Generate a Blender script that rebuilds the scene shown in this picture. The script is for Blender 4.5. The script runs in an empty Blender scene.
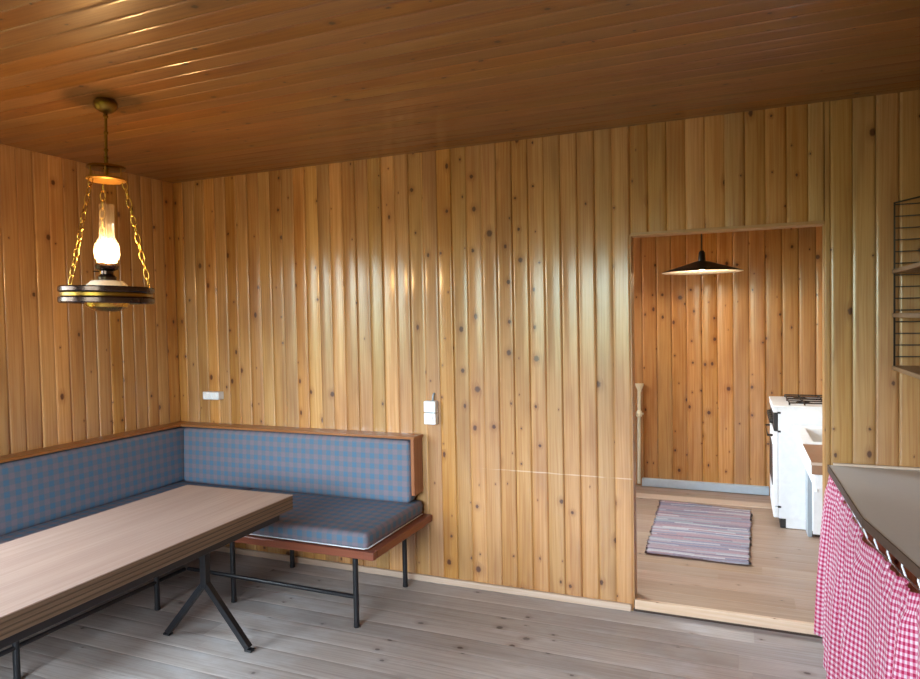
import bpy, bmesh, math, random
from mathutils import Vector, Matrix
C = bpy.context.scene.collection
SC = bpy.context.scene
rng = random.Random(7)
PI = math.pi

# ---------------------------------------------------------------- camera
yaw, pitch, roll = .3935, -.0315, -.0193
cam = bpy.data.cameras.new('camera')
cam.sensor_width = 36.0
cam.lens = 670.62 / 920 * 36.0
cam.clip_start = .02
camo = bpy.data.objects.new('camera', cam)
C.objects.link(camo)
f_ = Vector((-math.sin(yaw) * math.cos(pitch), math.cos(yaw) * math.cos(pitch), math.sin(pitch)))
r_ = Vector((math.cos(yaw), math.sin(yaw), 0))
u_ = r_.cross(f_)
r2 = math.cos(roll) * r_ + math.sin(roll) * u_
u2 = -math.sin(roll) * r_ + math.cos(roll) * u_
camo.matrix_world = Matrix(((r2.x, u2.x, -f_.x, 3.4503), (r2.y, u2.y, -f_.y, -3.4079), (r2.z, u2.z, -f_.z, 1.4904), (0, 0, 0, 1)))
SC.camera = camo

# ---------------------------------------------------------------- world, daylight, exposure
SC.view_settings.view_transform = 'Standard'
SC.view_settings.look = 'None'
SC.view_settings.gamma = 1.0
SC.view_settings.use_curve_mapping = False
SC.view_settings.exposure = 0.0
W = bpy.data.worlds.new('daylight_sky')
SC.world = W
W.use_nodes = True
wt = W.node_tree
bg = wt.nodes['Background']
tc = wt.nodes.new('ShaderNodeTexCoord')
sx = wt.nodes.new('ShaderNodeSeparateXYZ')
rp = wt.nodes.new('ShaderNodeValToRGB')
mr = wt.nodes.new('ShaderNodeMapRange')
wt.links.new(tc.outputs['Generated'], sx.inputs[0])
wt.links.new(sx.outputs[2], mr.inputs[0])
mr.inputs[1].default_value = -1; mr.inputs[2].default_value = 1
wt.links.new(mr.outputs[0], rp.inputs[0])
# meadow below the horizon, a line of trees, then a bright overcast sky
SKY = [(.0, (.012, .016, .006)), (.44, (.03, .04, .016)), (.485, (.10, .13, .06)), (.505, (.26, .32, .23)), (.53, (.36, .44, .40)), (.56, (.62, .76, .90)), (.68, (.80, .92, 1.0)), (1.0, (.72, .87, 1.0))]
el = rp.color_ramp.elements
while len(el) < len(SKY): el.new(.5)
for e, (p, c) in zip(el, SKY):
    e.position = p; e.color = c + (1,)
wt.links.new(rp.outputs[0], bg.inputs[0])
bg.inputs[1].default_value = 47.0

def portal(name, loc, target, sx, sy):
    """marks a real window opening for the sky sampling; gives no light itself"""
    l = bpy.data.lights.new(name, 'AREA')
    l.shape = 'RECTANGLE'; l.size = sx; l.size_y = sy; l.cycles.is_portal = True
    o = bpy.data.objects.new(name, l); C.objects.link(o)
    o.location = loc
    o.rotation_euler = (Vector(target) - Vector(loc)).to_track_quat('-Z', 'Z').to_euler()
WF = (.9, 3.0, .85, 2.15)             # window behind the camera: x0, x1, z0, z1
WL = (-3.2, -1.75, .9, 2.1)             # window in the left wall: y0, y1, z0, z1
WK = (.5, 1.6, .9, 2.1)               # kitchen window
portal('sky_portal_front', (1.95, -4.66, 1.5), (1.95, 0, 1.5), 2.1, 1.3)
portal('sky_portal_left', (-.06, -2.475, 1.5), (5, -2.475, 1.5), 1.45, 1.2)
portal('sky_portal_kitchen', (1.84, 1.05, 1.5), (5, 1.05, 1.5), 1.1, 1.2)

# ---------------------------------------------------------------- node helpers
def lin(h):
    v = [int(h[i:i + 2], 16) / 255 for i in (0, 2, 4)]
    return tuple(x / 12.92 if x < .04045 else ((x + .055) / 1.055) ** 2.4 for x in v) + (1,)

class N:
    def __init__(s, name):
        s.m = bpy.data.materials.new(name); s.m.use_nodes = True
        s.t = s.m.node_tree
        s.p = s.t.nodes['Principled BSDF']
    def n(s, typ, ins=None, **kw):
        nd = s.t.nodes.new(typ)
        for k, v in kw.items(): setattr(nd, k, v)
        for k, v in (ins or {}).items():
            if isinstance(v, bpy.types.NodeSocket): s.t.links.new(v, nd.inputs[k])
            else: nd.inputs[k].default_value = v
        return nd
    def math(s, op, a, b=0.0, c=0.0, clamp=False):
        nd = s.n('ShaderNodeMath', {0: a, 1: b, 2: c}, operation=op); nd.use_clamp = clamp
        return nd.outputs[0]
    def mix(s, fac, a, b, blend='MIX'):
        nd = s.n('ShaderNodeMix', data_type='RGBA', blend_type=blend)
        for sock, v in ((nd.inputs[0], fac), (nd.inputs[6], a), (nd.inputs[7], b)):
            if isinstance(v, bpy.types.NodeSocket): s.t.links.new(v, sock)
            else: sock.default_value = v
        return nd.outputs[2]
    def xyz(s, x, y, z=0.0):
        return s.n('ShaderNodeCombineXYZ', {0: x, 1: y, 2: z}).outputs[0]
    def sep(s, v):
        nd = s.n('ShaderNodeSeparateXYZ', {0: v}); return nd.outputs
    def smooth(s, v, a, b, lo=0.0, hi=1.0):
        nd = s.n('ShaderNodeMapRange', {0: v, 1: a, 2: b, 3: lo, 4: hi}, interpolation_type='SMOOTHSTEP')
        return nd.outputs[0]
    def noise(s, vec, scale, detail=2.0, rough=.5, dim='3D', dist=0.0):
        nd = s.n('ShaderNodeTexNoise', {'Vector': vec, 'Scale': scale, 'Detail': detail, 'Roughness': rough, 'Distortion': dist}, noise_dimensions=dim)
        return nd.outputs[0]
    def set(s, **kw):
        for k, v in kw.items():
            k = {'col': 'Base Color', 'rough': 'Roughness', 'metal': 'Metallic', 'spec': 'Specular IOR Level', 'coat': 'Coat Weight', 'coatr': 'Coat Roughness', 'normal': 'Normal', 'sheen': 'Sheen Weight', 'emit': 'Emission Color', 'es': 'Emission Strength', 'alpha': 'Alpha'}[k]
            if isinstance(v, bpy.types.NodeSocket): s.t.links.new(v, s.p.inputs[k])
            else: s.p.inputs[k].default_value = v
        return s.m

def plain(name, h, rough=.5, metal=0.0, spec=.5, **kw):
    a = N(name)
    co = a.n('ShaderNodeTexCoord').outputs['Object']
    nz = a.noise(co, 35.0, 3.0)
    c = lin(h)
    d = tuple(x * .95 for x in c[:3]) + (1,)
    col = a.mix(a.smooth(nz, .3, .7), d, c)
    rr = a.math('MULTIPLY_ADD', nz, .16, rough - .08)
    return a.set(col=col, rough=rr, metal=metal, spec=spec, **kw)

def wood(name, light, mid, dark, knotc, rough=.34, knots=.6, cell=(.087, .30), kr=(.005, .013), vary=.25, ring=1.0, spec=.5, wear=0.0, wearcol=None, bump=.12, coat=0.0, scuff=False):
    a = N(name)
    uv = a.n('ShaderNodeUVMap', uv_map='UVMap').outputs[0]
    at = a.n('ShaderNodeAttribute', attribute_name='rnd')
    rs = a.n('ShaderNodeSeparateColor', {0: at.outputs['Color']}).outputs
    s = a.sep(uv)
    u, v = s[0], s[1]
    uo = a.math('MULTIPLY_ADD', rs[0], 17.3, u)
    vo = a.math('MULTIPLY_ADD', rs[1], 41.7, v)
    # knots: one candidate per cell, in metres
    q = a.xyz(a.math('DIVIDE', uo, cell[0]), a.math('DIVIDE', vo, cell[1]))
    vor = a.n('ShaderNodeTexVoronoi', {'Vector': q, 'Scale': 1.0, 'Randomness': .85}, voronoi_dimensions='2D')
    cr = a.n('ShaderNodeSeparateColor', {0: vor.outputs['Color']}).outputs
    dq = a.n('ShaderNodeVectorMath', {0: q, 1: vor.outputs['Position']}, operation='SUBTRACT').outputs[0]
    ds = a.sep(dq)
    dx = a.math('MULTIPLY', ds[0], cell[0]); dy = a.math('MULTIPLY', ds[1], cell[1])
    wob = a.math('SUBTRACT', a.noise(a.xyz(uo, vo), 130.0, 2.0), .5)
    dxx = a.math('MULTIPLY_ADD', wob, .009, a.math('MULTIPLY', dx, a.math('MULTIPLY_ADD', cr[2], .7, .75)))
    dd = a.math('SQRT', a.math('ADD', a.math('MULTIPLY', dxx, dxx), a.math('MULTIPLY', a.math('MULTIPLY', dy, dy), .55)))
    has = a.math('LESS_THAN', cr[0], a.math('MULTIPLY_ADD', rs[1], knots * 1.3, knots * .35))
    rad = a.math('MULTIPLY_ADD', a.math('MULTIPLY', cr[1], cr[1]), kr[1] - kr[0], kr[0])
    dn = a.math('DIVIDE', dd, rad)
    kn = a.math('MULTIPLY', a.smooth(dn, .55, 1.15, 1.0, 0.0), has)
    halo = a.math('MULTIPLY', a.smooth(dn, .9, 3.2, 1.0, 0.0), has)
    # grain swerves round the knots
    push = a.math('MULTIPLY', a.math('MULTIPLY', halo, a.math('SIGN', dx)), .007)
    ug = a.math('SUBTRACT', uo, push)
    warp = a.math('SUBTRACT', a.noise(a.xyz(a.math('MULTIPLY', uo, 9.0), a.math('MULTIPLY', vo, 1.1)), 1.0, 2.0), .5)
    uw = a.math('MULTIPLY_ADD', warp, .035, ug)
    g1 = a.noise(a.xyz(a.math('MULTIPLY', uw, 95.0), a.math('MULTIPLY', vo, 1.3)), 1.0, 3.0, .6)
    g2 = a.noise(a.xyz(a.math('MULTIPLY', uw, 420.0), a.math('MULTIPLY', vo, 5.0)), 1.0, 2.0, .5)
    tone = a.noise(a.xyz(a.math('MULTIPLY', uo, 11.0), a.math('MULTIPLY', vo, 1.6)), 1.0, 2.0)
    col = a.mix(a.smooth(g1, .36, .68, 0.0, .85 * ring), lin(light), lin(mid))
    col = a.mix(a.smooth(g2, .5, .75, 0.0, .3 * ring), col, lin(dark))
    col = a.mix(a.smooth(tone, .42, .72, 0.0, .4), col, lin(dark) if coat else lin(mid))
    col = a.mix(a.math('MULTIPLY', halo, .38), col, lin(dark))
    col = a.mix(a.math('MULTIPLY', kn, .9), col, lin(knotc))
    if wear:
        wn = a.noise(a.xyz(a.math('MULTIPLY', u, 3.0), a.math('MULTIPLY', v, 1.2)), 1.0, 5.0, .65)
        col = a.mix(a.smooth(wn, .46, .72, 0.0, wear), col, lin(wearcol))
    if scuff:
        # pale line where furniture has rubbed along the boards
        oc = a.sep(a.n('ShaderNodeTexCoord').outputs['Object'])
        nn = a.noise(a.xyz(a.math('MULTIPLY', oc[0], 9.0), a.math('MULTIPLY', oc[2], 60.0)), 1.0, 3.0)
        zz = a.math('ABSOLUTE', a.math('SUBTRACT', oc[2], a.math('MULTIPLY_ADD', nn, .008, .664)))
        m_ = a.math('MULTIPLY', a.smooth(zz, .0015, .004, 1.0, 0.0), a.math('MULTIPLY', a.smooth(oc[0], 2.1, 2.4), a.smooth(nn, .35, .55)))
        m_ = a.math('MULTIPLY', m_, a.math('LESS_THAN', a.math('ABSOLUTE', oc[1]), .1))
        m_ = a.math('MULTIPLY', m_, a.math('LESS_THAN', oc[0], 2.96))
        col = a.mix(a.math('MULTIPLY', m_, .4), col, lin('ead9be'))
    br = a.math('MULTIPLY_ADD', rs[2], vary, 1.0 - vary * .5)
    hsv = a.n('ShaderNodeHueSaturation', {'Hue': a.math('MULTIPLY_ADD', rs[0], .012, .494), 'Saturation': a.math('MULTIPLY_ADD', rs[1], .12, .95), 'Value': br, 'Fac': 1.0, 'Color': col}).outputs[0]
    bh = a.math('ADD', a.math('MULTIPLY', g1, -.5), a.math('ADD', a.math('MULTIPLY', kn, .5), a.math('MULTIPLY', halo, 1.6)))
    bn = a.n('ShaderNodeBump', {'Strength': bump, 'Distance': .002, 'Height': bh}).outputs[0]
    rr = a.math('MULTIPLY_ADD', tone, .16, rough - .08)
    if coat:
        a.set(coat=coat, coatr=.16)
    return a.set(col=hsv, rough=rr, spec=spec, normal=bn)

# ---------------------------------------------------------------- materials
M = {}
M['pine'] = wood('varnished_pine_boards', 'c49659', 'b07b3b', '834d1d', '451b07', rough=.45, knots=.62, cell=(.087, .20), kr=(.0035, .0155), vary=.34, coat=.8, scuff=True)
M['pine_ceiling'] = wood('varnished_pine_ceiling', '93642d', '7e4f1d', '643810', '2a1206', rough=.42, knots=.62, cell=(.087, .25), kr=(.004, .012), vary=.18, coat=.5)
M['pine_pale'] = wood('pale_pine_trim', 'd5c0aa', 'c7ac90', 'ac8c6c', '5f3a1e', rough=.5, knots=.3, cell=(.06, .5))
M['pine_trim'] = wood('honey_pine_trim', 'b58a5a', 'a07342', '805228', '4a2a16', rough=.4, knots=.3, cell=(.06, .5))
M['floor'] = wood('worn_pine_floor', 'ada6a2', '958c86', '6f6056', '38281f', rough=.44, knots=.75, cell=(.11, .5), kr=(.006, .014), vary=.3, wear=.7, wearcol='bfc1c6', bump=.2, spec=.5)
M['floor_kitchen'] = wood('warm_pine_floor', 'a68f7b', '917763', '745b47', '41291b', rough=.42, knots=.5, cell=(.11, .5), kr=(.005, .011), vary=.16, wear=.35, wearcol='a39485')
M['mahogany'] = wood('red_brown_stained_wood', '84432a', '70331b', '521f10', '3a1408', rough=.35, knots=0, ring=.7, vary=.1)
M['rail'] = wood('orange_brown_stained_wood', 'a06c42', '884f2b', '683318', '3a1609', rough=.3, knots=.1, ring=.8, vary=.1)
M['shelf_wood'] = wood('shaded_shelf_wood', '7d5a3c', '69472c', '4a2f1c', '35200f', rough=.4, knots=.1, ring=.7, vary=.1)  # brown darkened to carry the shadow the shelf boards sit in
M['laminate'] = wood('pale_wood_laminate', '9f8a7d', '8c7568', '7a6255', '867367', rough=.32, knots=0, ring=.9, vary=.05, bump=0)
M['ply_edge'] = wood('striped_table_edge', '6f5b46', '5a4731', '463626', '463626', rough=.45, knots=0, ring=1.0, vary=.05)
M['black_steel'] = plain('black_painted_steel', '15171c', .42)
M['dark_metal'] = plain('dark_enamel', '0f0d0d', .4)
M['brass'] = plain('aged_brass', '8a6a2c', .34, 1.0)
M['brass_bright'] = plain('chain_brass', 'c9a04e', .28, 1.0)
M['brass_plate'] = plain('worn_brass_plate', 'a8772f', .5, .5)
M['bronze'] = plain('dark_bronze_rim', '4a3a34', .25, .85)
M['white_enamel'] = plain('white_enamel', 'f0f3f5', .4)
M['white_plastic'] = plain('white_plastic', 'e6ecf0', .35)
M['grey_plastic'] = plain('mid_grey_plastic', '9aa4ab', .5)  # even grey for the cable stub and the cabinet side panel
M['porcelain'] = plain('white_porcelain', 'e9e2d6', .2)
M['pale_pipe'] = plain('pale_cream_paint', 'dedcc6', .45)
M['blue_skirt'] = plain('pale_blue_grey_paint', 'b4c6d6', .45)
M['grey_top'] = plain('grey_laminate', 'b3aeaa', .42)
M['edge_line'] = plain('brown_edge_line', '4a3a2a', .5)
M['dark_edge'] = plain('dark_edging_and_gap_shade', '3e2e25', .5)  # counter edging; also painted-in shade below the step and cabinet
M['chrome'] = plain('chrome', 'c8ccd0', .12, 1.0)
M['cast_iron'] = plain('cast_iron', '221d1c', .55)
M['brown_top'] = plain('brown_laminate', '9a7458', .4)
M['wire'] = plain('dark_wire', '1c1613', .5)
M['shade_white'] = plain('white_enamel_inside', 'f6efe0', .4)

def gingham():
    a = N('red_white_gingham')
    s = a.sep(a.n('ShaderNodeUVMap', uv_map='UVMap').outputs[0])
    per = .0205
    f = []
    for c in (s[0], s[1]):
        fr = a.math('FRACT', a.math('DIVIDE', c, per))
        f.append(a.math('LESS_THAN', fr, .5))
    tot = a.math('MULTIPLY', a.math('ADD', f[0], f[1]), .5)
    ramp = a.mix(a.math('MULTIPLY', tot, 2.0, clamp=True), lin('f8eef3'), lin('e592b2'))
    col = a.mix(a.math('MULTIPLY_ADD', tot, 2.0, -1.0, clamp=True), ramp, lin('cc3566'))
    a.set(col=col, rough=.85, spec=.2, sheen=.2)
    # thin cotton lets some light through
    tr = a.n('ShaderNodeBsdfTranslucent', {'Color': col})
    mx = a.n('ShaderNodeMixShader', {0: .25, 1: a.p.outputs[0], 2: tr.outputs[0]})
    a.t.links.new(mx.outputs[0], a.t.nodes['Material Output'].inputs[0])
    return a.m
M['gingham'] = gingham()

def check():
    a = N('blue_mauve_check_fabric')
    s = a.sep(a.n('ShaderNodeUVMap', uv_map='UVMap').outputs[0])
    per = .058
    wv = []
    for c in (s[0], s[1]):
        fr = a.math('PINGPONG', c, per / 2)
        wv.append(a.smooth(a.math('DIVIDE', fr, per / 2), .38, .62))
    both = a.math('MULTIPLY', wv[0], wv[1])
    none = a.math('MULTIPLY', a.math('SUBTRACT', 1.0, wv[0]), a.math('SUBTRACT', 1.0, wv[1]))
    weave = a.noise(a.n('ShaderNodeUVMap', uv_map='UVMap').outputs[0], 700.0, 2.0)
    col = a.mix(both, lin('6a6f7a'), lin('4d7089'))
    col = a.mix(a.math('MULTIPLY', none, .8), col, lin('7f717a'))
    col = a.mix(a.smooth(weave, .35, .7, 0.0, .35), col, lin('5a5a66'))
    bn = a.n('ShaderNodeBump', {'Strength': .3, 'Distance': .001, 'Height': weave}).outputs[0]
    return a.set(col=col, rough=.8, spec=.25, normal=bn)
M['check'] = check()

def rag():
    a = N('striped_rag_weave')
    s = a.sep(a.n('ShaderNodeUVMap', uv_map='UVMap').outputs[0])
    wob = a.noise(a.xyz(a.math('MULTIPLY', s[0], 2.0), a.math('MULTIPLY', s[1], 30.0)), 1.0, 2.0)
    y = a.math('MULTIPLY_ADD', wob, .012, s[1])
    band = a.math('FLOOR', a.math('DIVIDE', y, .021))
    seg = a.math('FLOOR', a.math('MULTIPLY_ADD', s[0], 2.2, a.math('MULTIPLY', band, .37)))
    w = a.n('ShaderNodeTexWhiteNoise', {'Vector': a.xyz(band, seg)}, noise_dimensions='2D')
    r = a.n('ShaderNodeValToRGB', {0: w.outputs[0]})
    e = r.color_ramp
    e.interpolation = 'CONSTANT'
    cols = ['cfcad2', 'b59aad', 'c99aa6', 'e2dde0', 'a9a5bd', 'd3b7be', 'bcc2c8', '9a8098', 'ece9ea', 'c6aab4', '8d90b2', 'd0a5ad']
    e.elements[0].color = lin(cols[0])
    e.elements[1].position = 1 / len(cols); e.elements[1].color = lin(cols[1])
    for i, c in enumerate(cols[2:]):
        el = e.elements.new((i + 2) / len(cols)); el.color = lin(c)
    sp = a.noise(a.xyz(a.math('MULTIPLY', s[0], 60.0), a.math('MULTIPLY', s[1], 160.0)), 1.0, 3.0)
    col = a.mix(a.smooth(sp, .5, .75, 0.0, .6), r.outputs[0], lin('d9d2d6'))
    col = a.mix(a.smooth(sp, .5, .25, 0.0, .5), col, lin('8a7286'))
    bn = a.n('ShaderNodeBump', {'Strength': .6, 'Distance': .004, 'Height': a.math('SINE', a.math('MULTIPLY', s[1], 600.0))}).outputs[0]
    return a.set(col=a.mix(.22, col, lin('f0ecef')), rough=.9, spec=.15, normal=bn)
M['rag'] = rag()

def thin_glass(name, tint, gl=.12, milk=0):
    a = N(name)
    tr = a.n('ShaderNodeBsdfTransparent', {'Color': tint})
    g = a.n('ShaderNodeBsdfGlossy', {'Color': (1, 1, 1, 1), 'Roughness': .08})
    lw = a.n('ShaderNodeLayerWeight', {'Blend': .35})
    mx = a.n('ShaderNodeMixShader', {0: a.math('MULTIPLY_ADD', lw.outputs['Facing'], .4, gl * .3), 1: tr.outputs[0], 2: g.outputs[0]})
    if milk:
        df = a.n('ShaderNodeBsdfTranslucent', {'Color': (1, .95, .85, 1)})
        mx = a.n('ShaderNodeMixShader', {0: milk, 1: mx.outputs[0], 2: df.outputs[0]})
    a.t.links.new(mx.outputs[0], a.t.nodes['Material Output'].inputs[0])
    return a.m
M['window_glass'] = thin_glass('window_glass', (1, 1, 1, 1))
M['lamp_glass'] = thin_glass('lamp_chimney_glass', (1, .95, .85, 1), milk=.05)

def glow(name, col, st):
    a = N(name)
    return a.set(col=(1, .9, .7, 1), emit=col, es=st)
M['flame_bulb'] = glow('lit_bulb', (1, .60, .26, 1), 260)
M['kitchen_bulb'] = glow('lit_kitchen_bulb', (1, .74, .45, 1), 650)

# ---------------------------------------------------------------- mesh helpers
def wloc(p):
    v = Vector((0, 0, 0))
    while p is not None:
        v += p.location; p = p.parent
    return v

def obj(name, bm, mat, parent=None, smooth=False):
    me = bpy.data.meshes.new(name)
    off = wloc(parent)
    for v in bm.verts: v.co -= off
    bm.normal_update()
    bm.to_mesh(me); bm.free()
    if isinstance(mat, str): mat = M[mat]
    me.materials.append(mat)
    if smooth:
        for p in me.polygons: p.use_smooth = True
        if smooth is not True: me.set_sharp_from_angle(angle=smooth)
    o = bpy.data.objects.new(name, me)
    C.objects.link(o)
    o.parent = parent
    return o

def tag(o, label=None, cat=None, group=None, kind=None):
    for k, v in (('label', label), ('category', cat), ('group', group), ('kind', kind)):
        if v: o[k] = v
    return o

def thing(name, label, cat, loc):
    o = bpy.data.objects.new(name, None)
    o.empty_display_size = .1
    C.objects.link(o); o.location = loc
    return tag(o, label, cat)

def struct(name, bm, mat, **k):
    o = obj(name, bm, mat, **k); o['kind'] = 'structure'; return o

def B():
    return bmesh.new()

def layers(bm):
    uv = bm.loops.layers.uv.get('UVMap') or bm.loops.layers.uv.new('UVMap')
    cl = bm.loops.layers.color.get('rnd') or bm.loops.layers.color.new('rnd')
    return uv, cl

def uvset(bm, faces, axis, rnd=None):
    """v along axis (0,1,2), u across, in metres"""
    uv, cl = layers(bm)
    rnd = rnd or (rng.random(), rng.random(), rng.random(), 1)
    o = [i for i in (0, 1, 2) if i != axis]
    bm.normal_update()
    for f in faces:
        n = [abs(x) for x in f.normal]
        if n[axis] > .7: a, b = o[0], o[1]
        else: a, b = (o[0] if n[o[0]] < n[o[1]] else o[1]), axis
        for l in f.loops:
            l[uv].uv = (l.vert.co[a], l.vert.co[b]); l[cl] = rnd

def box(bm, x0, x1, y0, y1, z0, z1, bev=.003, axis=0, seg=2):
    t = bmesh.new()
    bmesh.ops.create_cube(t, size=1)
    for v in t.verts:
        v.co = Vector((x0 + (v.co.x + .5) * (x1 - x0), y0 + (v.co.y + .5) * (y1 - y0), z0 + (v.co.z + .5) * (z1 - z0)))
    if bev > 0:
        bmesh.ops.bevel(t, geom=list(t.edges), offset=min(bev, .45 * min(x1 - x0, y1 - y0, z1 - z0)), segments=seg, profile=.5, affect='EDGES')
    uvset(t, list(t.faces), axis)
    merge(bm, t)

def merge(bm, t):
    me = bpy.data.meshes.new('tmp'); t.to_mesh(me); t.free()
    bm.from_mesh(me); bpy.data.meshes.remove(me)

def prism(bm, pts, z0, z1, bev=.002, axis=1):
    t = bmesh.new()
    lo = [t.verts.new((x, y, z0)) for x, y in pts]
    f = t.faces.new(lo)
    r = bmesh.ops.extrude_face_region(t, geom=[f])
    for v in r['geom']:
        if isinstance(v, bmesh.types.BMVert): v.co.z = z1
    bmesh.ops.recalc_face_normals(t, faces=list(t.faces))
    if bev: bmesh.ops.bevel(t, geom=list(t.edges), offset=bev, segments=2, profile=.5, affect='EDGES')
    uvset(t, list(t.faces), axis)
    merge(bm, t)

def lathe(bm, prof, c, n=32, axis='z'):
    t = bmesh.new(); layers(t)
    rings = []
    for r, z in prof:
        if r < 1e-5: rings.append([t.verts.new((0, 0, z))])
        else: rings.append([t.verts.new((r * math.cos(2 * PI * k / n), r * math.sin(2 * PI * k / n), z)) for k in range(n)])
    for a, b in zip(rings, rings[1:]):
        for k in range(n):
            k2 = (k + 1) % n
            if len(a) == 1 and len(b) == 1: continue
            if len(a) == 1: t.faces.new((a[0], b[k], b[k2]))
            elif len(b) == 1: t.faces.new((a[k], a[k2], b[0]))
            else: t.faces.new((a[k], a[k2], b[k2], b[k]))
    bmesh.ops.recalc_face_normals(t, faces=list(t.faces))
    R = {'z': Matrix.Identity(4), 'x': Matrix.Rotation(PI / 2, 4, 'Y'), 'y': Matrix.Rotation(-PI / 2, 4, 'X')}[axis]
    bmesh.ops.transform(t, matrix=Matrix.Translation(Vector(c)) @ R, verts=list(t.verts))
    merge(bm, t)

def tube(bm, pts, r, n=10, closed=False, cap=True, sq=False):
    """round (or square) bar along a path"""
    t = bmesh.new(); layers(t)
    P = [Vector(p) for p in pts]; rings = []
    m = len(P)
    up = Vector((0, 0, 1)); prev = None
    for i, p in enumerate(P):
        if closed: d = (P[(i + 1) % m] - P[i - 1])
        elif i == 0: d = P[1] - P[0]
        elif i == m - 1: d = P[-1] - P[-2]
        else: d = (P[i + 1] - p).normalized() + (p - P[i - 1]).normalized()
        d.normalize()
        if prev is None:
            a = up.cross(d)
            if a.length < 1e-3: a = Vector((1, 0, 0))
        else:
            a = prev - d * prev.dot(d)
        a.normalize(); prev = a; b = d.cross(a)
        ph = PI / n if sq else 0
        rings.append([t.verts.new(p + r * (math.cos(2 * PI * k / n + ph) * a + math.sin(2 * PI * k / n + ph) * b)) for k in range(n)])
    prs = list(zip(rings, rings[1:])) + ([(rings[-1], rings[0])] if closed else [])
    for a, b in prs:
        for k in range(n): t.faces.new((a[k], a[(k + 1) % n], b[(k + 1) % n], b[k]))
    if cap and not closed:
        t.faces.new(rings[0][::-1]); t.faces.new(rings[-1])
    bmesh.ops.recalc_face_normals(t, faces=list(t.faces))
    merge(bm, t)

def cushion(bm, x0, x1, y0, y1, z0, z1, rad=.02, puff=.006, seg=4, ux=0, uy=1):
    """soft pad; UV from the two coordinates a face lies in"""
    t = bmesh.new()
    uv, cl = layers(t)
    bmesh.ops.create_cube(t, size=1)
    for v in t.verts:
        v.co = Vector((x0 + (v.co.x + .5) * (x1 - x0), y0 + (v.co.y + .5) * (y1 - y0), z0 + (v.co.z + .5) * (z1 - z0)))
    bmesh.ops.bevel(t, geom=list(t.edges), offset=rad, segments=seg, profile=.5, affect='EDGES')
    big = [e for e in t.edges if e.calc_length() > .15]
    bmesh.ops.subdivide_edges(t, edges=big, cuts=9, use_grid_fill=True)
    c = Vector(((x0 + x1) / 2, (y0 + y1) / 2, (z0 + z1) / 2)); h = Vector(((x1 - x0) / 2, (y1 - y0) / 2, (z1 - z0) / 2))
    for v in t.verts:
        q = [(v.co[i] - c[i]) / h[i] for i in range(3)]
        for i in range(3):
            j, k = [x for x in range(3) if x != i]
            v.co[i] += (1 if q[i] > 0 else -1) * (abs(q[i]) ** 3) * puff * (1 - q[j] ** 4) * (1 - q[k] ** 4)
    t.normal_update()
    for f in t.faces:
        n = [abs(x) for x in f.normal]; i = n.index(max(n)); j, k = [x for x in range(3) if x != i]
        for l in f.loops:
            l[uv].uv = (l.vert.co[j], l.vert.co[k]); l[cl] = (.5, .5, .5, 1)
    merge(bm, t)

def boards(bm, org, ud, vd, nd, u0, u1, v0, v1, pitch=.0873, off=0.0, cup=.0017, groove=.0013, seg=8, tilt=.05, thick=.02, vsplit=None, jit=.0):
    """tongue-and-groove boards: u across, v along, n towards the room. each board is a little cupped"""
    uv, cl = layers(bm)
    org, ud, vd, nd = map(Vector, (org, ud, vd, nd))
    flip = ud.cross(vd).dot(nd) < 0
    k0 = math.floor((u0 - off) / pitch - 1e-6); k1 = math.ceil((u1 - off) / pitch + 1e-6)
    lr = random.Random(int(abs(u0 * 100) + abs(v1 * 1000) + pitch * 1e5 + k1))
    for k in range(k0, k1):
        a = max(u0, off + k * pitch); b = min(u1, off + (k + 1) * pitch)
        if b - a < .004: continue
        rk = random.Random(k * 7919 + int(pitch * 1e5))
        rn = (rk.random(), rk.random(), rk.random(), 1)
        sag = cup * rk.uniform(.35, 1.5); tl = rk.uniform(-tilt, tilt)
        cu = off + (k + .5) * pitch
        g = .0025
        hgt = lambda q: sag * (1 - (2 * (q - cu) / pitch) ** 2) + tl * (q - cu)
        low = -groove - tilt * pitch * .5
        prof = [(a, low), (a + g, hgt(a + g) - .0004)]
        for i in range(1, seg):
            q = a + g + (b - a - 2 * g) * i / seg
            prof.append((q, hgt(q)))
        prof += [(b - g, hgt(b - g) - .0004), (b, low)]
        vs = [v0, v1]
        if vsplit:
            cuts = []
            p = v0 + rk.uniform(.3, 1.0) * vsplit
            while p < v1 - .4: cuts.append(p); p += vsplit * rk.uniform(.7, 1.2)
            vs = [v0] + cuts + [v1]
        for si, (va, vb) in enumerate(zip(vs, vs[1:])):
            if si: rn = (rk.random(), rk.random(), rk.random(), 1)
            e = .0008 if vsplit else 0
            rows = [[bm.verts.new(org + ud * s + vd * vv + nd * h) for s, h in prof] for vv in (va + e, vb - e)]
            for i in range(len(prof) - 1):
                q = [rows[0][i], rows[0][i + 1], rows[1][i + 1], rows[1][i]]
                if flip: q = q[::-1]
                f = bm.faces.new(q); f.smooth = 0 < i < len(prof) - 2
                for l in f.loops:
                    d = l.vert.co - org
                    l[uv].uv = (d.dot(ud) - cu, d.dot(vd)); l[cl] = rn
    # backing body
    t = bmesh.new()
    ps = [org + ud * s + vd * vv + nd * h for h in (-thick, -groove - tilt * pitch * .5 - .0005) for s in (u0, u1) for vv in (v0, v1)]
    V = [t.verts.new(p) for p in ps]
    for q in ((0, 1, 3, 2), (4, 5, 7, 6), (0, 1, 5, 4), (2, 3, 7, 6), (0, 2, 6, 4), (1, 3, 7, 5)): t.faces.new([V[i] for i in q])
    bmesh.ops.recalc_face_normals(t, faces=list(t.faces))
    ax = max(range(3), key=lambda i: abs(vd[i]))
    uvset(t, list(t.faces), ax)
    merge(bm, t)

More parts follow.
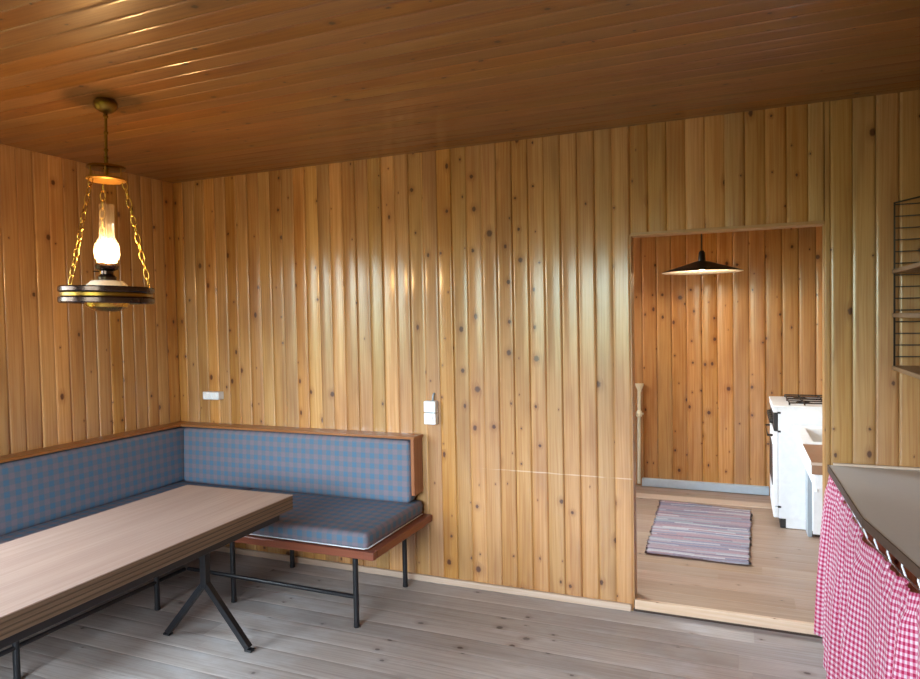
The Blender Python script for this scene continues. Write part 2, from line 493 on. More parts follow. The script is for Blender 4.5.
# ================================================================= SETTING
RX, RY, H = 4.28, -4.6, 2.42           # room: x 0..RX, y RY..0
KX, KY, KF = 1.9, 2.34, .06            # kitchen: x KX..RX, y .08..KY, floor KF
DL, DR, DT = 2.9585, 3.8094, 1.884     # doorway
OFF = DL % .0873

bm = B()
boards(bm, (0, 0, 0), (1, 0, 0), (0, 0, 1), (0, -1, 0), -.03, DL, 0, H, off=OFF, thick=.08)
boards(bm, (0, 0, 0), (1, 0, 0), (0, 0, 1), (0, -1, 0), DL, DR, DT, H, off=OFF, thick=.08)
boards(bm, (0, 0, 0), (1, 0, 0), (0, 0, 1), (0, -1, 0), DR, RX + .03, 0, H, off=OFF, thick=.08)
struct('wall_back', bm, 'pine')

bm = B()
boards(bm, (0, 0, 0), (0, 1, 0), (0, 0, 1), (1, 0, 0), WL[1], .03, 0, H, thick=.08)
boards(bm, (0, 0, 0), (0, 1, 0), (0, 0, 1), (1, 0, 0), RY - .03, WL[0], 0, H, thick=.08)
boards(bm, (0, 0, 0), (0, 1, 0), (0, 0, 1), (1, 0, 0), WL[0], WL[1], 0, WL[2], thick=.08)
boards(bm, (0, 0, 0), (0, 1, 0), (0, 0, 1), (1, 0, 0), WL[0], WL[1], WL[3], H, thick=.08)
struct('wall_left', bm, 'pine')

bm = B()
boards(bm, (RX, 0, 0), (0, 1, 0), (0, 0, 1), (-1, 0, 0), RY - .03, KY + .03, 0, H, thick=.08)
struct('wall_right', bm, 'pine')

bm = B()
boards(bm, (0, RY, 0), (1, 0, 0), (0, 0, 1), (0, 1, 0), -.03, WF[0], 0, H, thick=.08)
boards(bm, (0, RY, 0), (1, 0, 0), (0, 0, 1), (0, 1, 0), WF[1], RX + .03, 0, H, thick=.08)
boards(bm, (0, RY, 0), (1, 0, 0), (0, 0, 1), (0, 1, 0), WF[0], WF[1], 0, WF[2], thick=.08)
boards(bm, (0, RY, 0), (1, 0, 0), (0, 0, 1), (0, 1, 0), WF[0], WF[1], WF[3], H, thick=.08)
struct('wall_front', bm, 'pine')

bm = B()
boards(bm, (0, 0, H), (0, 1, 0), (1, 0, 0), (0, 0, -1), RY - .03, .03, -.03, RX + .03, off=-1.977, cup=.0003, groove=.0015, tilt=.004, thick=.06)
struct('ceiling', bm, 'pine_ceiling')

bm = B()
boards(bm, (0, 0, 0), (0, 1, 0), (1, 0, 0), (0, 0, 1), RY - .03, .0, -.03, RX + .03, pitch=.135, off=-.02, cup=.0001, groove=.0009, tilt=.001, thick=.06, vsplit=2.2)
struct('floor', bm, 'floor')

# kitchen shell
bm = B()
boards(bm, (0, KY, 0), (1, 0, 0), (0, 0, 1), (0, -1, 0), KX - .03, RX + .03, 0, H, pitch=.117, off=.02, thick=.06)
struct('wall_kitchen_back', bm, 'pine')
bm = B()
for a, b, c, d in ((.0, WK[0], 0, H), (WK[1], KY + .03, 0, H), (WK[0], WK[1], 0, WK[2]), (WK[0], WK[1], WK[3], H)):
    boards(bm, (KX, 0, 0), (0, 1, 0), (0, 0, 1), (1, 0, 0), a, b, c, d, pitch=.117, thick=.08)
struct('wall_kitchen_left', bm, 'pine')
bm = B()
boards(bm, (0, 0, KF), (0, 1, 0), (1, 0, 0), (0, 0, 1), .012, KY + .03, KX - .03, RX + .03, pitch=.135, off=.01, cup=.0001, groove=.0009, tilt=.001, thick=.05, vsplit=2.2)
struct('floor_kitchen', bm, 'floor_kitchen')
bm = B()
boards(bm, (0, 0, H), (0, 1, 0), (1, 0, 0), (0, 0, -1), .0, KY + .03, KX - .03, RX + .03, cup=.0007, thick=.06)
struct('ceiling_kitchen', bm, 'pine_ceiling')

# doorway lining, threshold, skirting
bm = B()
box(bm, DL - .003, DL + .004, -.006, .084, KF, DT + .004, .001, 2)
struct('trim_1', bm, 'pine_trim')
bm = B()
box(bm, DR - .002, DR + .012, -.002, .084, KF, DT + .012, .001, 2)
struct('trim_2', bm, 'pine_trim')
bm = B()
box(bm, DL + .004, DR - .002, -.008, .084, DT - .004, DT + .012, .001, 0)
struct('trim_3', bm, 'pine_trim')
bm = B()
box(bm, DL + .004, RX - .46, -.012, .013, .014, KF + .002, .003, 0)
struct('trim_4', bm, 'pine_pale')      # face of the step up to the kitchen
bm = B()
box(bm, DL - .004, RX - .46, -.0035, .0125, -.002, .014, 0, 0)
struct('trim_6', bm, 'dark_edge')  # dark strip standing for the shadow gap below the step face
bm = B()
box(bm, .012, DL - .012, -.022, -.002, .001, .036, .004, 0)
struct('baseboard_back', bm, 'pine_pale')
bm = B()
box(bm, .002, .022, RY + .01, -.024, .001, .036, .004, 1)
struct('baseboard_left', bm, 'pine_pale')
bm = B()
box(bm, 2.0, RX - .6, 1.925, 2.055, KF - .004, KF + .006, .002, 0)
struct('trim_5', bm, 'pine_pale')      # paler floor strip before the kitchen back wall

def window(name, axis, p, a0, a1, z0, z1, inn):
    """frame with one mullion and panes; axis = the axis the window runs along, p = wall plane, inn = +-1 towards the room"""
    def bb(bm, u0, u1, w0, w1, d0, d1):
        lo, hi = sorted((p - inn * d0, p - inn * d1))
        if axis == 0: box(bm, u0, u1, lo, hi, w0, w1, .003, 2)
        else: box(bm, lo, hi, u0, u1, w0, w1, .003, 2)
    bm = B(); t = .055; mid = (a0 + a1) / 2
    bb(bm, a0, a0 + t, z0, z1, .0, .07); bb(bm, a1 - t, a1, z0, z1, .0, .07)
    bb(bm, a0 + t, a1 - t, z0, z0 + t, .0, .07); bb(bm, a0 + t, a1 - t, z1 - t, z1, .0, .07)
    bb(bm, mid - .03, mid + .03, z0 + t, z1 - t, .01, .06)
    w = struct(name, bm, 'pine_trim')
    for u0, u1 in ((a0 + t, mid - .03), (mid + .03, a1 - t)):
        bm = B(); bb(bm, u0, u1, z0 + t, z1 - t, .032, .036)
        obj('pane', bm, 'window_glass', w)
    return w
window('window_1', 0, RY, *WF, 1)
window('window_2', 1, 0, *WL, 1)
window('window_3', 1, KX, *WK, 1)

# ================================================================= CORNER BENCH
SF0, SF1 = .347, .387
def bench_leg(x, y, top, parent):
    bm = B()
    tube(bm, [(x, y, .012), (x, y, top)], .0135, 12)
    l = obj('leg', bm, 'black_steel', parent, smooth=.7)
    bm = B()
    lathe(bm, [(0, .001), (.0145, .001), (.0155, .004), (.0145, .022), (0, .022)], (x, y, 0), 12)
    obj('foot_cap', bm, 'black_steel', l, smooth=.7)

# against the back wall
bx = thing('corner_bench', 'blue check padded corner bench on black legs with wood ledge along two walls', 'bench', (.64, -.64, 0))
bm = B()
box(bm, .675, 1.848, -.672, -.632, SF0, SF1, .005, 0)
box(bm, 1.808, 1.848, -.632, -.005, SF0, SF1, .005, 1)
box(bm, .675, 1.808, -.045, -.005, SF0, SF1, .004, 0)
box(bm, .675, 1.808, -.632, -.045, SF0 + .02, SF1 - .002, .002, 0)
obj('seat_frame', bm, 'mahogany', bx)
bm = B()
cushion(bm, .672, 1.802, -.655, -.02, SF1 + .001, .468, .022, .004)
sc = obj('seat_cushion', bm, 'check', bx, smooth=True)
bm = B()
tube(bm, [(.69, -.654, SF1 + .008), (1.786, -.656, SF1 + .008), (1.803, -.64, SF1 + .008), (1.803, -.04, SF1 + .008)], .003, 6)
obj('piping', bm, 'white_plastic', sc, smooth=True)
for x, y in ((1.73, -.642), (.955, -.615), (1.727, -.12), (.943, -.09)):
    bench_leg(x, y, SF0 + (.001 if y < -.632 or y > -.045 else .021), bx)
bm = B(); tube(bm, [(.655, -.627, .147), (1.73, -.642, .149)], .0105, 10)
obj('stretcher', bm, 'black_steel', bx, smooth=.7)

# against the left wall
bl = bx
bm = B()
box(bm, .632, .672, -2.62, -.005, SF0, SF1, .005, 1)
box(bm, .005, .045, -2.62, -.005, SF0, SF1, .004, 1)
box(bm, .045, .632, -2.62, -2.58, SF0, SF1, .004, 0)
box(bm, .045, .632, -2.58, -.005, SF0 + .02, SF1 - .002, .002, 1)
obj('seat_frame', bm, 'mahogany', bl)
bm = B(); cushion(bm, .03, .655, -2.56, -.02, SF1 + .001, .468, .022, .005)
obj('seat_cushion', bm, 'check', bl, smooth=True)
for x, y in ((.642, -.832), (.642, -1.57), (.642, -2.31), (.1, -.832), (.1, -1.57), (.1, -2.31)):
    bench_leg(x, y, SF0 + (.001 if x > .632 else .021), bl)
bm = B(); tube(bm, [(.642, -.64, .147), (.642, -2.31, .147)], .0105, 10)
obj('stretcher', bm, 'black_steel', bl, smooth=.7)

# backrests fixed to the walls
bm = B(); box(bm, .118, 1.80, -.118, -.003, .826, .841, .003, 0); obj('ledge', bm, 'rail', bx)
bm = B(); box(bm, 1.772, 1.793, -.112, -.003, .512, .826, .003, 2); obj('end_panel', bm, 'rail', bx)
bm = B(); box(bm, .03, 1.772, -.026, -.003, .512, .826, .002, 0); obj('back_board', bm, 'rail', bx)
bm = B(); cushion(bm, .136, 1.768, -.122, -.028, .471, .818, .022, .004)
for v in bm.verts: v.co.y -= (.818 - v.co.z) * .03
obj('back_cushion', bm, 'check', bx, smooth=True)

bm = B(); box(bm, .003, .118, -2.6, -.003, .826, .841, .003, 1); obj('ledge', bm, 'rail', bl)
bm = B(); box(bm, .003, .026, -2.6, -.003, .512, .826, .002, 1); obj('back_board', bm, 'rail', bl)
bm = B(); cushion(bm, .028, .120, -2.56, -.03, .471, .816, .022, .004)
for v in bm.verts: v.co.x += (.816 - v.co.z) * .03
obj('back_cushion', bm, 'check', bl, smooth=True)

# ================================================================= TABLE
TZ = .672
tb = thing('dining_table', 'long pale laminate table with striped brown edge and black splayed legs', 'table', (1.19, -1.62, 0))
bm = B(); box(bm, .872, 1.512, -2.44, -.815, TZ - .068, TZ - .004, .003, 1); tt = obj('tabletop', bm, 'ply_edge', tb)
bm = B(); box(bm, .8705, 1.5135, -2.4415, -.8135, TZ - .004, TZ, .001, 1); obj('laminate_top', bm, 'laminate', tt)
bm = B()
for i in range(3):
    z = TZ - .02 - i * .017
    for x0, x1, y0, y1 in ((1.511, 1.5132, -2.44, -.815), (.872, 1.512, -.816, -.8138)):
        box(bm, x0, x1, y0, y1, z - .0022, z + .0022, .0005, 1 if x1 - x0 < .1 else 0)
obj('edge_stripe', bm, 'edge_line', tt)
bm = B()
for x in (.92, 1.45):
    box(bm, x, x + .03, -2.38, -.875, TZ - .108, TZ - .069, .003, 1)
for y in (-2.38, -1.03 - .015, -.905): 
    box(bm, .95, 1.45, y, y + .03, TZ - .108, TZ - .069, .003, 0)
obj('steel_frame', bm, 'black_steel', tb)
for y in (-1.02, -2.2):
    bm = B()
    box(bm, 1.143, 1.177, y - .017, y + .017, .262, TZ - .1, .003, 2)
    tube(bm, [(1.16, y, .285), (.925, y, .014)], .019, 4, sq=True)
    tube(bm, [(1.16, y, .285), (1.40, y, .014)], .019, 4, sq=True)
    lg = obj('leg', bm, 'black_steel', tb)
    for x in (.922, 1.403):
        bm = B(); box(bm, x - .019, x + .019, y - .0145, y + .0145, .001, .012, .002)
        obj('foot_pad', bm, 'black_steel', lg)
tb.rotation_euler = (0, 0, math.radians(.8))

# ================================================================= OIL-LAMP PENDANT
LX, LY = 1.022, -1.384
def zl(py): return 1.616 + (295 - py) * .00413
lp = thing('pendant_lamp', 'brass oil-lamp style pendant with glass chimney and chains, lit over the table', 'lamp', (LX, LY, H - .004))
lc = lambda z: (LX, LY, z)
bm = B(); lathe(bm, [(0, H - .004), (.040, H - .004), (.046, H - .014), (.046, H - .024), (.038, H - .040), (.022, H - .052), (.010, H - .056), (0, H - .056)], lc(0))
obj('ceiling_rose', bm, 'brass', lp, smooth=.6)
bm = B()
tube(bm, [lc(H - .045), lc(zl(160))], .006, 10)
for z in (zl(117), zl(133), zl(150), zl(158)): lathe(bm, [(.006, z - .008), (.0095, z - .004), (.0095, z + .004), (.006, z + .008)], lc(0), 12)
obj('stem', bm, 'brass', lp, smooth=.6)
bm = B()
zt, zb = zl(167), zl(179)
lathe(bm, [(.012, zt + .016), (.02, zt + .010), (.03, zt + .004), (.073, zt + .002), (.075, zt - .006), (.067, zt - .009), (.012, zt - .006), (.012, zt + .016)], lc(0), 36)
tube(bm, [lc(zl(160)), lc(zb)], .008, 10)
cr_ = obj('crown', bm, 'brass', lp, smooth=.6)
bm = B()
lathe(bm, [(.0, zb + .006), (.073, zb + .004), (.075, zb - .004), (.066, zb - .010), (.0, zb - .004), (0, zb + .006)], lc(0), 36)
for k in range(6):
    a = k * PI / 3 + .3
    tube(bm, [(LX + .064 * math.cos(a), LY + .064 * math.sin(a), zt - .008), (LX + .064 * math.cos(a), LY + .064 * math.sin(a), zb + .005)], .003, 6)
obj('crown_plate', bm, 'brass_plate', cr_, smooth=.6)
# wheel: two stacked rims with a brass band between
bm = B()
def rim(bm, z, h, r0, r1):
    n = 44
    pr = [(r0, z - h / 2), (r1 - .004, z - h / 2), (r1, z - h * .3), (r1, z + h * .3), (r1 - .004, z + h / 2), (r0, z + h / 2), (r0, z - h / 2)]
    lathe(bm, pr, lc(0), n)
z1, z2 = zl(290), zl(300.5)
rim(bm, z1, .024, .138, .180); rim(bm, z2, .026, .138, .180)
wh = obj('wheel_rim', bm, 'bronze', lp, smooth=.6)
bm = B(); rim(bm, (z1 + z2) / 2, .02, .142, .173)
for k in range(4):
    a = k * PI / 2 + .4
    tube(bm, [(LX + .05 * math.cos(a), LY + .05 * math.sin(a), (z1 + z2) / 2), (LX + .15 * math.cos(a), LY + .15 * math.sin(a), (z1 + z2) / 2)], .007, 8)
obj('brass_band', bm, 'brass', wh, smooth=.6)
bm = B(); zf = zl(296)
lathe(bm, [(0, zl(312)), (.045, zl(311.3)), (.078, zl(307)), (.086, zl(302)), (.082, zl(296)), (0, zl(296))], lc(0), 36)
obj('bowl', bm, 'brass_bright', lp, smooth=.6)
bm = B()
lathe(bm, [(0, zl(296)), (.086, zl(296)), (.088, zl(291)), (.078, zl(285)), (.06, zl(281)), (.03, zl(280)), (0, zl(280))], lc(0), 36)
obj('oil_font', bm, 'porcelain', lp, smooth=.6)
bm = B()
lathe(bm, [(0, zl(281)), (.034, zl(281)), (.036, zl(277)), (.024, zl(274)), (.024, zl(271)), (.042, zl(269)), (.046, zl(266)), (.038, zl(263.5)), (0, zl(263.5))], lc(0), 28)
tube(bm, [(LX - .045, LY, zl(271)), (LX - .07, LY - .01, zl(271))], .003, 6)
obj('burner', bm, 'bronze', lp, smooth=.6)
bm = B()
lathe(bm, [(.034, zl(264)), (.046, zl(258)), (.050, zl(252)), (.047, zl(246)), (.037, zl(241.5)), (.0295, zl(237)), (.0285, zl(220)), (.0285, zl(204))], lc(0), 32)
obj('glass_chimney', bm, 'lamp_glass', lp, smooth=True)
bm = B()
lathe(bm, [(0, zl(263)), (.014, zl(262)), (.030, zl(257)), (.037, zl(252)), (.033, zl(247)), (.020, zl(243)), (0, zl(241))], lc(0), 24)
obj('bulb', bm, 'flame_bulb', lp, smooth=True)
def chain(bm, a, b, n):
    a, b = Vector(a), Vector(b); d = (b - a); L = d.length / n; d.normalize()
    s1 = d.cross(Vector((0, 0, 1))); s1.normalize(); s2 = d.cross(s1)
    for i in range(n):
        c = a + d * L * (i + .5); s = s1 if i % 2 else s2
        hl, hw = L * .60, .0095
        pts = []
        for k in range(14):
            t = 2 * PI * k / 14
            pts.append(c + d * (hl * math.cos(t)) + s * (hw * math.sin(t)))
        tube(bm, pts, .0024, 6, closed=True)
for th in (127, 247, 7):
    a = math.radians(th) + yaw
    bm = B()
    chain(bm, (LX + .069 * math.cos(a), LY + .069 * math.sin(a), zb - .002), (LX + .168 * math.cos(a), LY + .168 * math.sin(a), z1 + .012), 12)
    obj('chain', bm, 'brass_bright', lp, smooth=True)
# it hangs very slightly out of plumb
ax = Vector((-math.sin(yaw), math.cos(yaw), 0))
lp.rotation_mode = 'QUATERNION'
lp.rotation_quaternion = Matrix.Rotation(math.radians(1.5), 3, ax).to_quaternion()
lp.location += Vector((math.cos(yaw), math.sin(yaw), 0)) * .022

# ================================================================= KITCHEN PENDANT
PX, PY = 3.232, 1.3
kp = thing('pendant_lamp', 'flat black cone pendant with white inside, lit in the kitchen beyond the doorway', 'lamp', (PX, PY, H - .004))
bm = B(); lathe(bm, [(0, H - .004), (.05, H - .004), (.046, H - .03), (.012, H - .045), (0, H - .045)], (PX, PY, 0)); obj('ceiling_rose', bm, 'dark_metal', kp, smooth=.6)
bm = B(); tube(bm, [(PX, PY, H - .03), (PX, PY, 1.90)], .0035, 8); obj('cord', bm, 'dark_metal', kp, smooth=True)
bm = B(); lathe(bm, [(0, 1.905), (.012, 1.905), (.016, 1.898), (.020, 1.892), (.024, 1.835), (.02, 1.832), (0, 1.832)], (PX, PY, 0), 24); obj('socket_cap', bm, 'dark_metal', kp, smooth=.6)
bm = B(); lathe(bm, [(.022, 1.838), (.05, 1.832), (.12, 1.808), (.2, 1.785), (.252, 1.767), (.255, 1.764)], (PX, PY, 0), 48)
sh = obj('shade', bm, 'dark_metal', kp, smooth=True)
bm = B(); lathe(bm, [(.022, 1.832), (.05, 1.826), (.12, 1.802), (.2, 1.78), (.250, 1.763), (.255, 1.764)], (PX, PY, 0), 48)
obj('shade_lining', bm, 'shade_white', sh, smooth=True)
bm = B(); lathe(bm, [(0, 1.838), (.014, 1.836), (.016, 1.825), (.025, 1.808), (.028, 1.797), (.022, 1.783), (.010, 1.776), (0, 1.775)], (PX, PY, 0), 20); obj('bulb', bm, 'kitchen_bulb', kp, smooth=True)

# ================================================================= SWITCH AND SOCKET
sw = thing('light_switch', 'two white switch boxes one above the other on the board wall', 'switch', (1.855, -.002, .9))
for z0, z1_ in ((.902, .966), (.969, 1.033)):
    bm = B(); box(bm, 1.824, 1.896, -.042, .001, z0, z1_, .005); b_ = obj('switch_box', bm, 'white_plastic', sw)
    bm = B(); box(bm, 1.838, 1.882, -.047, -.041, z0 + .012, z1_ - .012, .003); obj('rocker', bm, 'white_enamel', b_)
bm = B(); tube(bm, [(1.868, -.012, 1.03), (1.870, -.012, 1.06), (1.874, -.004, 1.075)], .006, 8); obj('cable_stub', bm, 'grey_plastic', sw, smooth=True)
so = thing('power_socket', 'white double socket box on the back wall just above the corner bench ledge', 'socket', (.31, -.002, .998))
bm = B(); box(bm, .245, .375, -.052, .001, .998, 1.048, .005); sb = obj('socket_box', bm, 'white_plastic', so)
for x in (.278, .342):
    bm = B(); lathe(bm, [(.021, -.0545), (.021, -.051), (.017, -.051), (.015, -.0535), (0, -.0535)], (x, 0, 1.023), 20, axis='y'); obj('outlet', bm, 'white_enamel', sb, smooth=.6)

# ================================================================= COUNTER, CURTAIN
ct = thing('counter', 'grey-topped counter with dark front edge along the right wall beside the doorway', 'counter', (4.05, -1.0, 0))
edge = [(3.822, -.008), (3.831, -.854), (3.895, -1.305), (3.99, -1.95)]
CZ = .80
bm = B(); prism(bm, edge + [(RX + .001, -1.95), (RX + .001, -.008)], CZ - .028, CZ, .002, 1); obj('worktop', bm, 'grey_top', ct)
bm = B()
def offs(e, d): 
    return [(x + d, y) for x, y in e]
prism(bm, offs(edge, -.004) + offs(edge, .0)[::-1], CZ - .03, CZ + .001, 0, 1); obj('edge_band', bm, 'dark_edge', ct)
bm = B(); box(bm, 3.84, 4.27, -.024, -.008, CZ - .0, CZ + .012, .003, 0); obj('back_bead', bm, 'pine_pale', ct)
cu = thing('gingham_curtain', 'red and white gingham curtain gathered on a wire below the grey counter', 'curtain', (3.83, -.9, .02))
def edge_at(s):
    y = -.015 - s
    for (xa, ya), (xb, yb) in zip(edge, edge[1:]):
        if ya >= y >= yb:
            t = (ya - y) / (ya - yb); return Vector((xa + t * (xb - xa), y, 0))
    return Vector((edge[-1][0], y, 0))
bm = B(); uv, cl = layers(bm)
L, nu, nv = 1.86, 560, 40
ztop, zbot = .764, .066
fr = random.Random(3)
# uneven gathers
ph = []; p = 0.0
for i in range(nu + 1):
    s = i / nu
    ph.append(p); p += 2 * PI * (11 + 4 * math.sin(9 * s + 1) + 3 * math.sin(23 * s)) / nu
amp = [.020 + .006 * math.sin(i / nu * 31) + .005 * math.sin(i / nu * 57 + 2) for i in range(nu + 1)]
rows = []; arc = []
for j in range(nv + 1):
    t = j / nv                              # 0 top .. 1 bottom
    row = []; acc = 0; arow = [0.0]
    for i in range(nu + 1):
        s = i / nu
        e = edge_at(s * L)
        sagtop = -.045 * min(1, s * 1.7) - .008 * abs(math.sin(s * L / .115 * PI)) 
        z = ztop + sagtop * (1 - t) + (zbot + .045 - .077 * min(1, s * 3.2) - ztop) * t + (.008 * math.sin(ph[i] * .5) * t)
        grow = .35 + .9 * min(1, t * 1.6)
        neck = 1 - .6 * math.exp(-((t - .075) / .035) ** 2)
        w = math.sin(ph[i] + .5 * t * math.sin(s * 40)) + .35 * math.sin(2.3 * ph[i] + 1 + t)
        fine = .0035 * math.sin(ph[i] * 3.1 + 2) * math.exp(-t * 6)
        d = amp[i] * grow * neck * w + fine
        x = e.x + .010 - .014 * min(1, t * 9) - .032 * t * (1 - .2 * s) - d
        y = e.y + .006 * math.cos(ph[i]) * grow
        v = Vector((x, y, z))
        if i: acc += (v - row[-1]).length; arow.append(acc)
        row.append(v)
    rows.append(row); arc.append(arow)
mid = arc[nv // 2]
VV = [[bm.verts.new(v) for v in row] for row in rows]
for j in range(nv):
    for i in range(nu):
        f = bm.faces.new((VV[j][i], VV[j + 1][i], VV[j + 1][i + 1], VV[j][i + 1]))
        f.smooth = True
        for l, (jj, ii) in zip(f.loops, ((j, i), (j + 1, i), (j + 1, i + 1), (j, i + 1))):
            l[uv].uv = (mid[ii] * 1.25, jj / nv * (ztop - zbot))
bmesh.ops.solidify(bm, geom=list(bm.faces), thickness=.0012)
obj('cloth', bm, 'gingham', cu)
bm = B(); tube(bm, [edge_at(s) + Vector((.014, 0, .745 - .022 * min(1, s))) for s in (.0, .4, .84, 1.29, 1.86)], .003, 8); obj('wire', bm, 'chrome', cu, smooth=True)
for k in range(17):
    e = edge_at(.03 + k * .112)
    bm = B()
    x, y = e.x + .010, e.y
    tube(bm, [(x, y, CZ - .032), (x - .004, y, CZ - .045), (x + .006, y, .745 - .022 * min(1, .03 + k * .112))], .003, 6)
    box(bm, x - .006, x + .006, y - .006, y + .006, CZ - .040, CZ - .03, .002)
    obj('hook', bm, 'white_plastic', cu, smooth=.6)

# ================================================================= WIRE WALL SHELF
ws = thing('wall_shelf', 'dark wire ladder shelf with three wooden boards on the right wall above the counter', 'shelf', (RX - .01, -.45, 1.25))
for y in (-.05, -.86):
    bm = B(); x0, x1 = 4.067, RX - .012
    tube(bm, [(x0, y, 1.235), (x0, y, 1.945), (x1, y, 1.985), (x1, y, 1.215), (x0, y, 1.235)], .0042, 8)
    for k in range(15):
        z = 1.937 - k * .0497
        if z > 1.225: tube(bm, [(x0, y, z), (x1, y, z)], .0028, 6)
    obj('wire_ladder', bm, 'wire', ws, smooth=True)
for z in (1.655, 1.468, 1.243):
    bm = B(); box(bm, 4.06, RX - .014, -.90, -.035, z - .009, z + .009, .003, 1); obj('shelf_board', bm, 'shelf_wood', ws)

# ================================================================= KITCHEN FURNITURE
st = thing('cooker', 'white free-standing cooker with dark pan supports at the back of the kitchen', 'cooker', (3.97, 1.73, KF))
sx0, sx1, sy0, sy1, sz = 3.69, RX - .015, 1.46, 2.0, .875
bm = B(); box(bm, sx0, sx1, sy0, sy1, .125, sz - .012, .004); obj('body', bm, 'white_enamel', st)
bm = B(); box(bm, sx0 + .045, sx1, sy0 + .002, sy1 - .002, KF + .004, .125, .002); obj('plinth', bm, 'white_enamel', st)
bm = B(); box(bm, sx0 + .01, sx0 + .045, sy0 + .004, sy1 - .004, KF + .004, .125, .002); obj('kick_recess_shade', bm, 'cast_iron', st)  # solid dark block filling the kick recess, in place of its shade
bm = B(); box(bm, sx0 - .034, sx1, sy0 - .003, sy1 + .003, sz - .014, sz, .004); tp = obj('hob_top', bm, 'white_enamel', st)
bm = B(); box(bm, sx0 - .03, sx0 - .001, sy0, sy1, .828, sz - .014, .003); obj('front_rail', bm, 'white_enamel', st)
bm = B(); box(bm, sx0 - .026, sx0 - .001, sy0, sy1, .705, .826, .003); cp = obj('control_panel', bm, 'cast_iron', st)
for k in range(5):
    bm = B(); lathe(bm, [(.02, 0), (.02, -.012), (.016, -.024), (0, -.024)], (sx0 - .026, sy0 + .07 + k * .1, .765), 16, axis='x'); obj('knob', bm, 'dark_metal', cp, smooth=.6)
bm = B(); box(bm, sx0 - .03, sx0 - .001, sy0, sy1, .205, .702, .004); dr = obj('oven_door', bm, 'white_enamel', st)
bm = B(); box(bm, sx0 - .034, sx0 - .029, sy0 + .07, sy1 - .07, .33, .6, .002); obj('oven_window', bm, 'cast_iron', dr)
bm = B(); tube(bm, [(sx0 - .03, sy0 + .05, .67), (sx0 - .06, sy0 + .05, .67), (sx0 - .06, sy1 - .05, .67), (sx0 - .03, sy1 - .05, .67)], .008, 8); obj('handle', bm, 'dark_metal', dr, smooth=.6)
bm = B(); box(bm, sx0 - .03, sx0 - .001, sy0, sy1, .13, .200, .004); obj('drawer', bm, 'white_enamel', st)
for z in (.828, .704, .203):
    bm = B(); box(bm, sx0 - .004, sx0 + .016, sy0 - .006, sy0 + .002, z - .006, z + .006, .001); obj('hinge', bm, 'cast_iron', st)
for cx, cy in ((3.85, 1.61), (3.85, 1.86), (4.1, 1.61), (4.1, 1.86)):
    bm = B(); lathe(bm, [(0, sz), (.045, sz), (.045, sz + .008), (.03, sz + .011), (0, sz + .011)], (cx, cy, 0), 20); bn_ = obj('burner', bm, 'chrome', tp, smooth=.6)
for cy in (1.61, 1.86):
    bm = B()
    for x in (3.76, 3.85, 3.975, 4.1, 4.19): tube(bm, [(x, cy - .11, sz + .001), (x, cy - .11, sz + .016), (x, cy + .11, sz + .016), (x, cy + .11, sz + .001)], .005, 6)
    for y in (cy - .11, cy, cy + .11): tube(bm, [(3.76, y, sz + .016), (4.19, y, sz + .016)], .005, 6)
    obj('pan_support', bm, 'cast_iron', tp)

kw = thing('kitchen_worktop', 'low kitchen worktop with white sink top and brown laminate end, in front of the cooker', 'worktop', (4.0, .85, .68))
wx = 3.78
bm = B(); box(bm, wx, RX + .001, .27, .78, .69, .75, .004, 1); obj('laminate_top', bm, 'brown_top', kw)
bm = B(); box(bm, wx - .004, wx, .27, .78, .688, .751, .001); obj('front_edge', bm, 'white_enamel', kw)
bm = B(); box(bm, wx - .004, RX - .012, .262, .27, .738, .752, .001, 0); obj('end_strip', bm, 'pine_pale', kw)
bm = B()
box(bm, wx - .004, RX - .012, .78, .84, .69, .756, .006); box(bm, wx - .004, RX - .012, 1.34, 1.42, .69, .756, .006)
box(bm, wx - .004, wx + .06, .84, 1.34, .69, .756, .006); box(bm, RX - .09, RX - .012, .84, 1.34, .69, .756, .006)
sk = obj('sink_top', bm, 'white_enamel', kw)
bm = B()
box(bm, wx + .06, RX - .09, .84, 1.34, .60, .61, .004); box(bm, wx + .056, wx + .062, .838, 1.342, .6, .75, .002); box(bm, RX - .092, RX - .086, .838, 1.342, .6, .75, .002)
box(bm, wx + .06, RX - .09, .836, .842, .6, .75, .002); box(bm, wx + .06, RX - .09, 1.338, 1.344, .6, .75, .002)
obj('basin', bm, 'white_enamel', sk)
bm = B(); tube(bm, [(RX - .05, 1.09, .755), (RX - .05, 1.09, .90), (RX - .09, 1.09, .94), (RX - .19, 1.09, .93), (RX - .2, 1.09, .90)], .010, 10); obj('tap', bm, 'chrome', sk, smooth=True)

bm = B(); box(bm, wx + .012, wx + .03, .275, 1.30, .62, .689, .002, 1); box(bm, wx + .03, RX - .014, .275, .29, .62, .689, .002, 0); obj('apron', bm, 'white_enamel', kw)
c2 = thing('base_cabinet', 'white base cabinet with upright handle under the worktop, right beside the cooker', 'cabinet', (4.06, 1.38, KF))
bm = B(); box(bm, 3.876, RX - .014, 1.325, 1.452, .1, .60, .003); obj('body', bm, 'white_enamel', c2)
bm = B(); box(bm, 3.89, RX - .014, 1.34, 1.452, KF + .002, .1, .002); obj('plinth', bm, 'dark_edge', c2)  # coloured dark to stand for the shadow at the cabinet's foot
bm = B(); box(bm, 3.851, 3.8755, 1.325, 1.452, KF + .002, .60, .001); obj('side_panel', bm, 'grey_plastic', c2)
bm = B(); box(bm, 3.879, RX - .016, 1.308, 1.324, .085, .597, .003); d2 = obj('door', bm, 'white_enamel', c2)
bm = B(); tube(bm, [(3.90, 1.308, .36), (3.90, 1.285, .365), (3.90, 1.285, .465), (3.90, 1.308, .47)], .007, 8); obj('handle', bm, 'white_plastic', d2, smooth=.6)

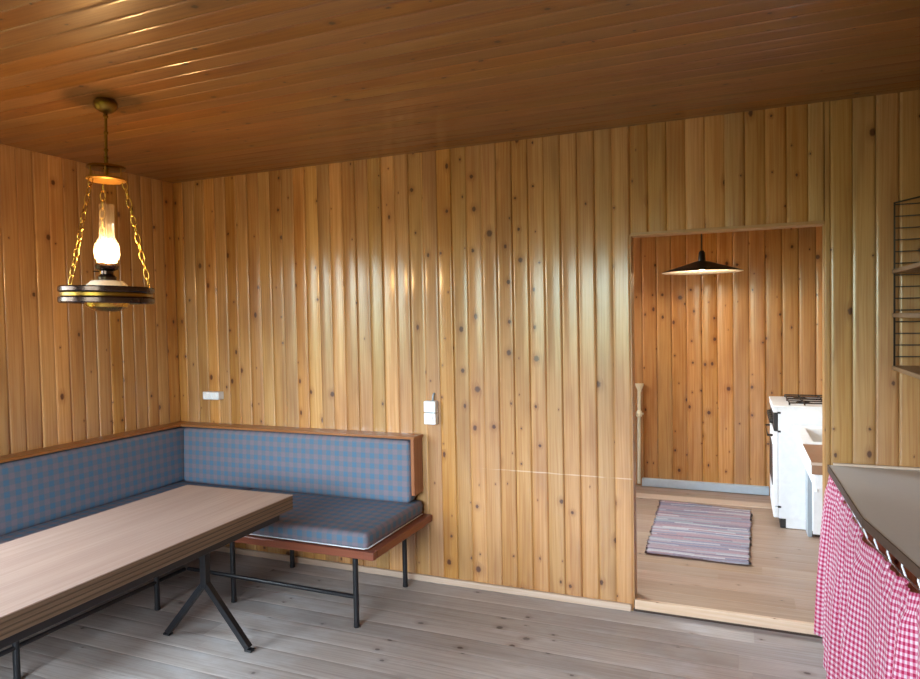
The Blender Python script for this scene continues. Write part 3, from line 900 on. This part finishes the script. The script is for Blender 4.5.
# rug
rg = B(); uv, cl = layers(rg)
c4 = [Vector((2.925, .665, 0)), Vector((3.503, .655, 0)), Vector((3.53, 1.80, 0)), Vector((2.89, 1.885, 0))]
nx, ny = 24, 60; VV = []
rr_ = random.Random(11)
jl = [rr_.uniform(-.008, .008) for _ in range(ny + 1)]; jr = [rr_.uniform(-.01, .01) for _ in range(ny + 1)]
for j in range(ny + 1):
    t = j / ny; a = c4[0].lerp(c4[3], t); b = c4[1].lerp(c4[2], t); row = []
    a.x += jl[j]; b.x += jr[j]
    for i in range(nx + 1):
        s = i / nx; p = a.lerp(b, s)
        row.append(rg.verts.new((p.x, p.y, KF + .010 + .0015 * math.sin(7 * s + 11 * t) + .001 * rr_.random())))
    VV.append(row)
for j in range(ny):
    for i in range(nx):
        f = rg.faces.new((VV[j][i], VV[j][i + 1], VV[j + 1][i + 1], VV[j + 1][i])); f.smooth = True
        for l in f.loops: l[uv].uv = (l.vert.co.x, l.vert.co.y)
bmesh.ops.solidify(rg, geom=list(rg.faces), thickness=.007)
tag(obj('rag_rug', rg, 'rag'), 'striped mauve, pink and white rag rug lying on the kitchen floor', 'rug')

# heating pipe and blue trunking on the kitchen back wall
hp = thing('heating_pipe', 'pale cream upright pipe with a flared top in the kitchen corner', 'pipe', (2.68, KY - .05, .1))
yp = KY - .05
bm = B(); tube(bm, [(2.678, yp, .085), (2.684, yp, .66), (2.688, yp, .86)], .014, 12); obj('upright', bm, 'pale_pipe', hp, smooth=.7)
bm = B(); lathe(bm, [(0, .85), (.014, .85), (.018, .87), (.034, .905), (.036, .92), (0, .92)], (2.69, yp, 0), 20); obj('cup', bm, 'pale_pipe', hp, smooth=.6)
bm = B(); lathe(bm, [(.014, .64), (.024, .65), (.026, .67), (.02, .69), (.014, .70)], (2.685, yp, 0), 16); tube(bm, [(2.69, yp, .67), (2.72, yp - .01, .672)], .008, 8); obj('valve', bm, 'pale_pipe', hp, smooth=.6)
bm = B(); tube(bm, [(2.682, yp, .74), (2.682, KY + .0, .74)], .008, 8); obj('bracket', bm, 'pale_pipe', hp, smooth=.6)
bm = B(); box(bm, 2.70, 3.665, KY - .045, KY - .0, KF + .003, .126, .004)
tag(obj('pipe_trunking', bm, 'blue_skirt'), 'pale blue-grey trunking running along the foot of the kitchen back wall', 'trunking')
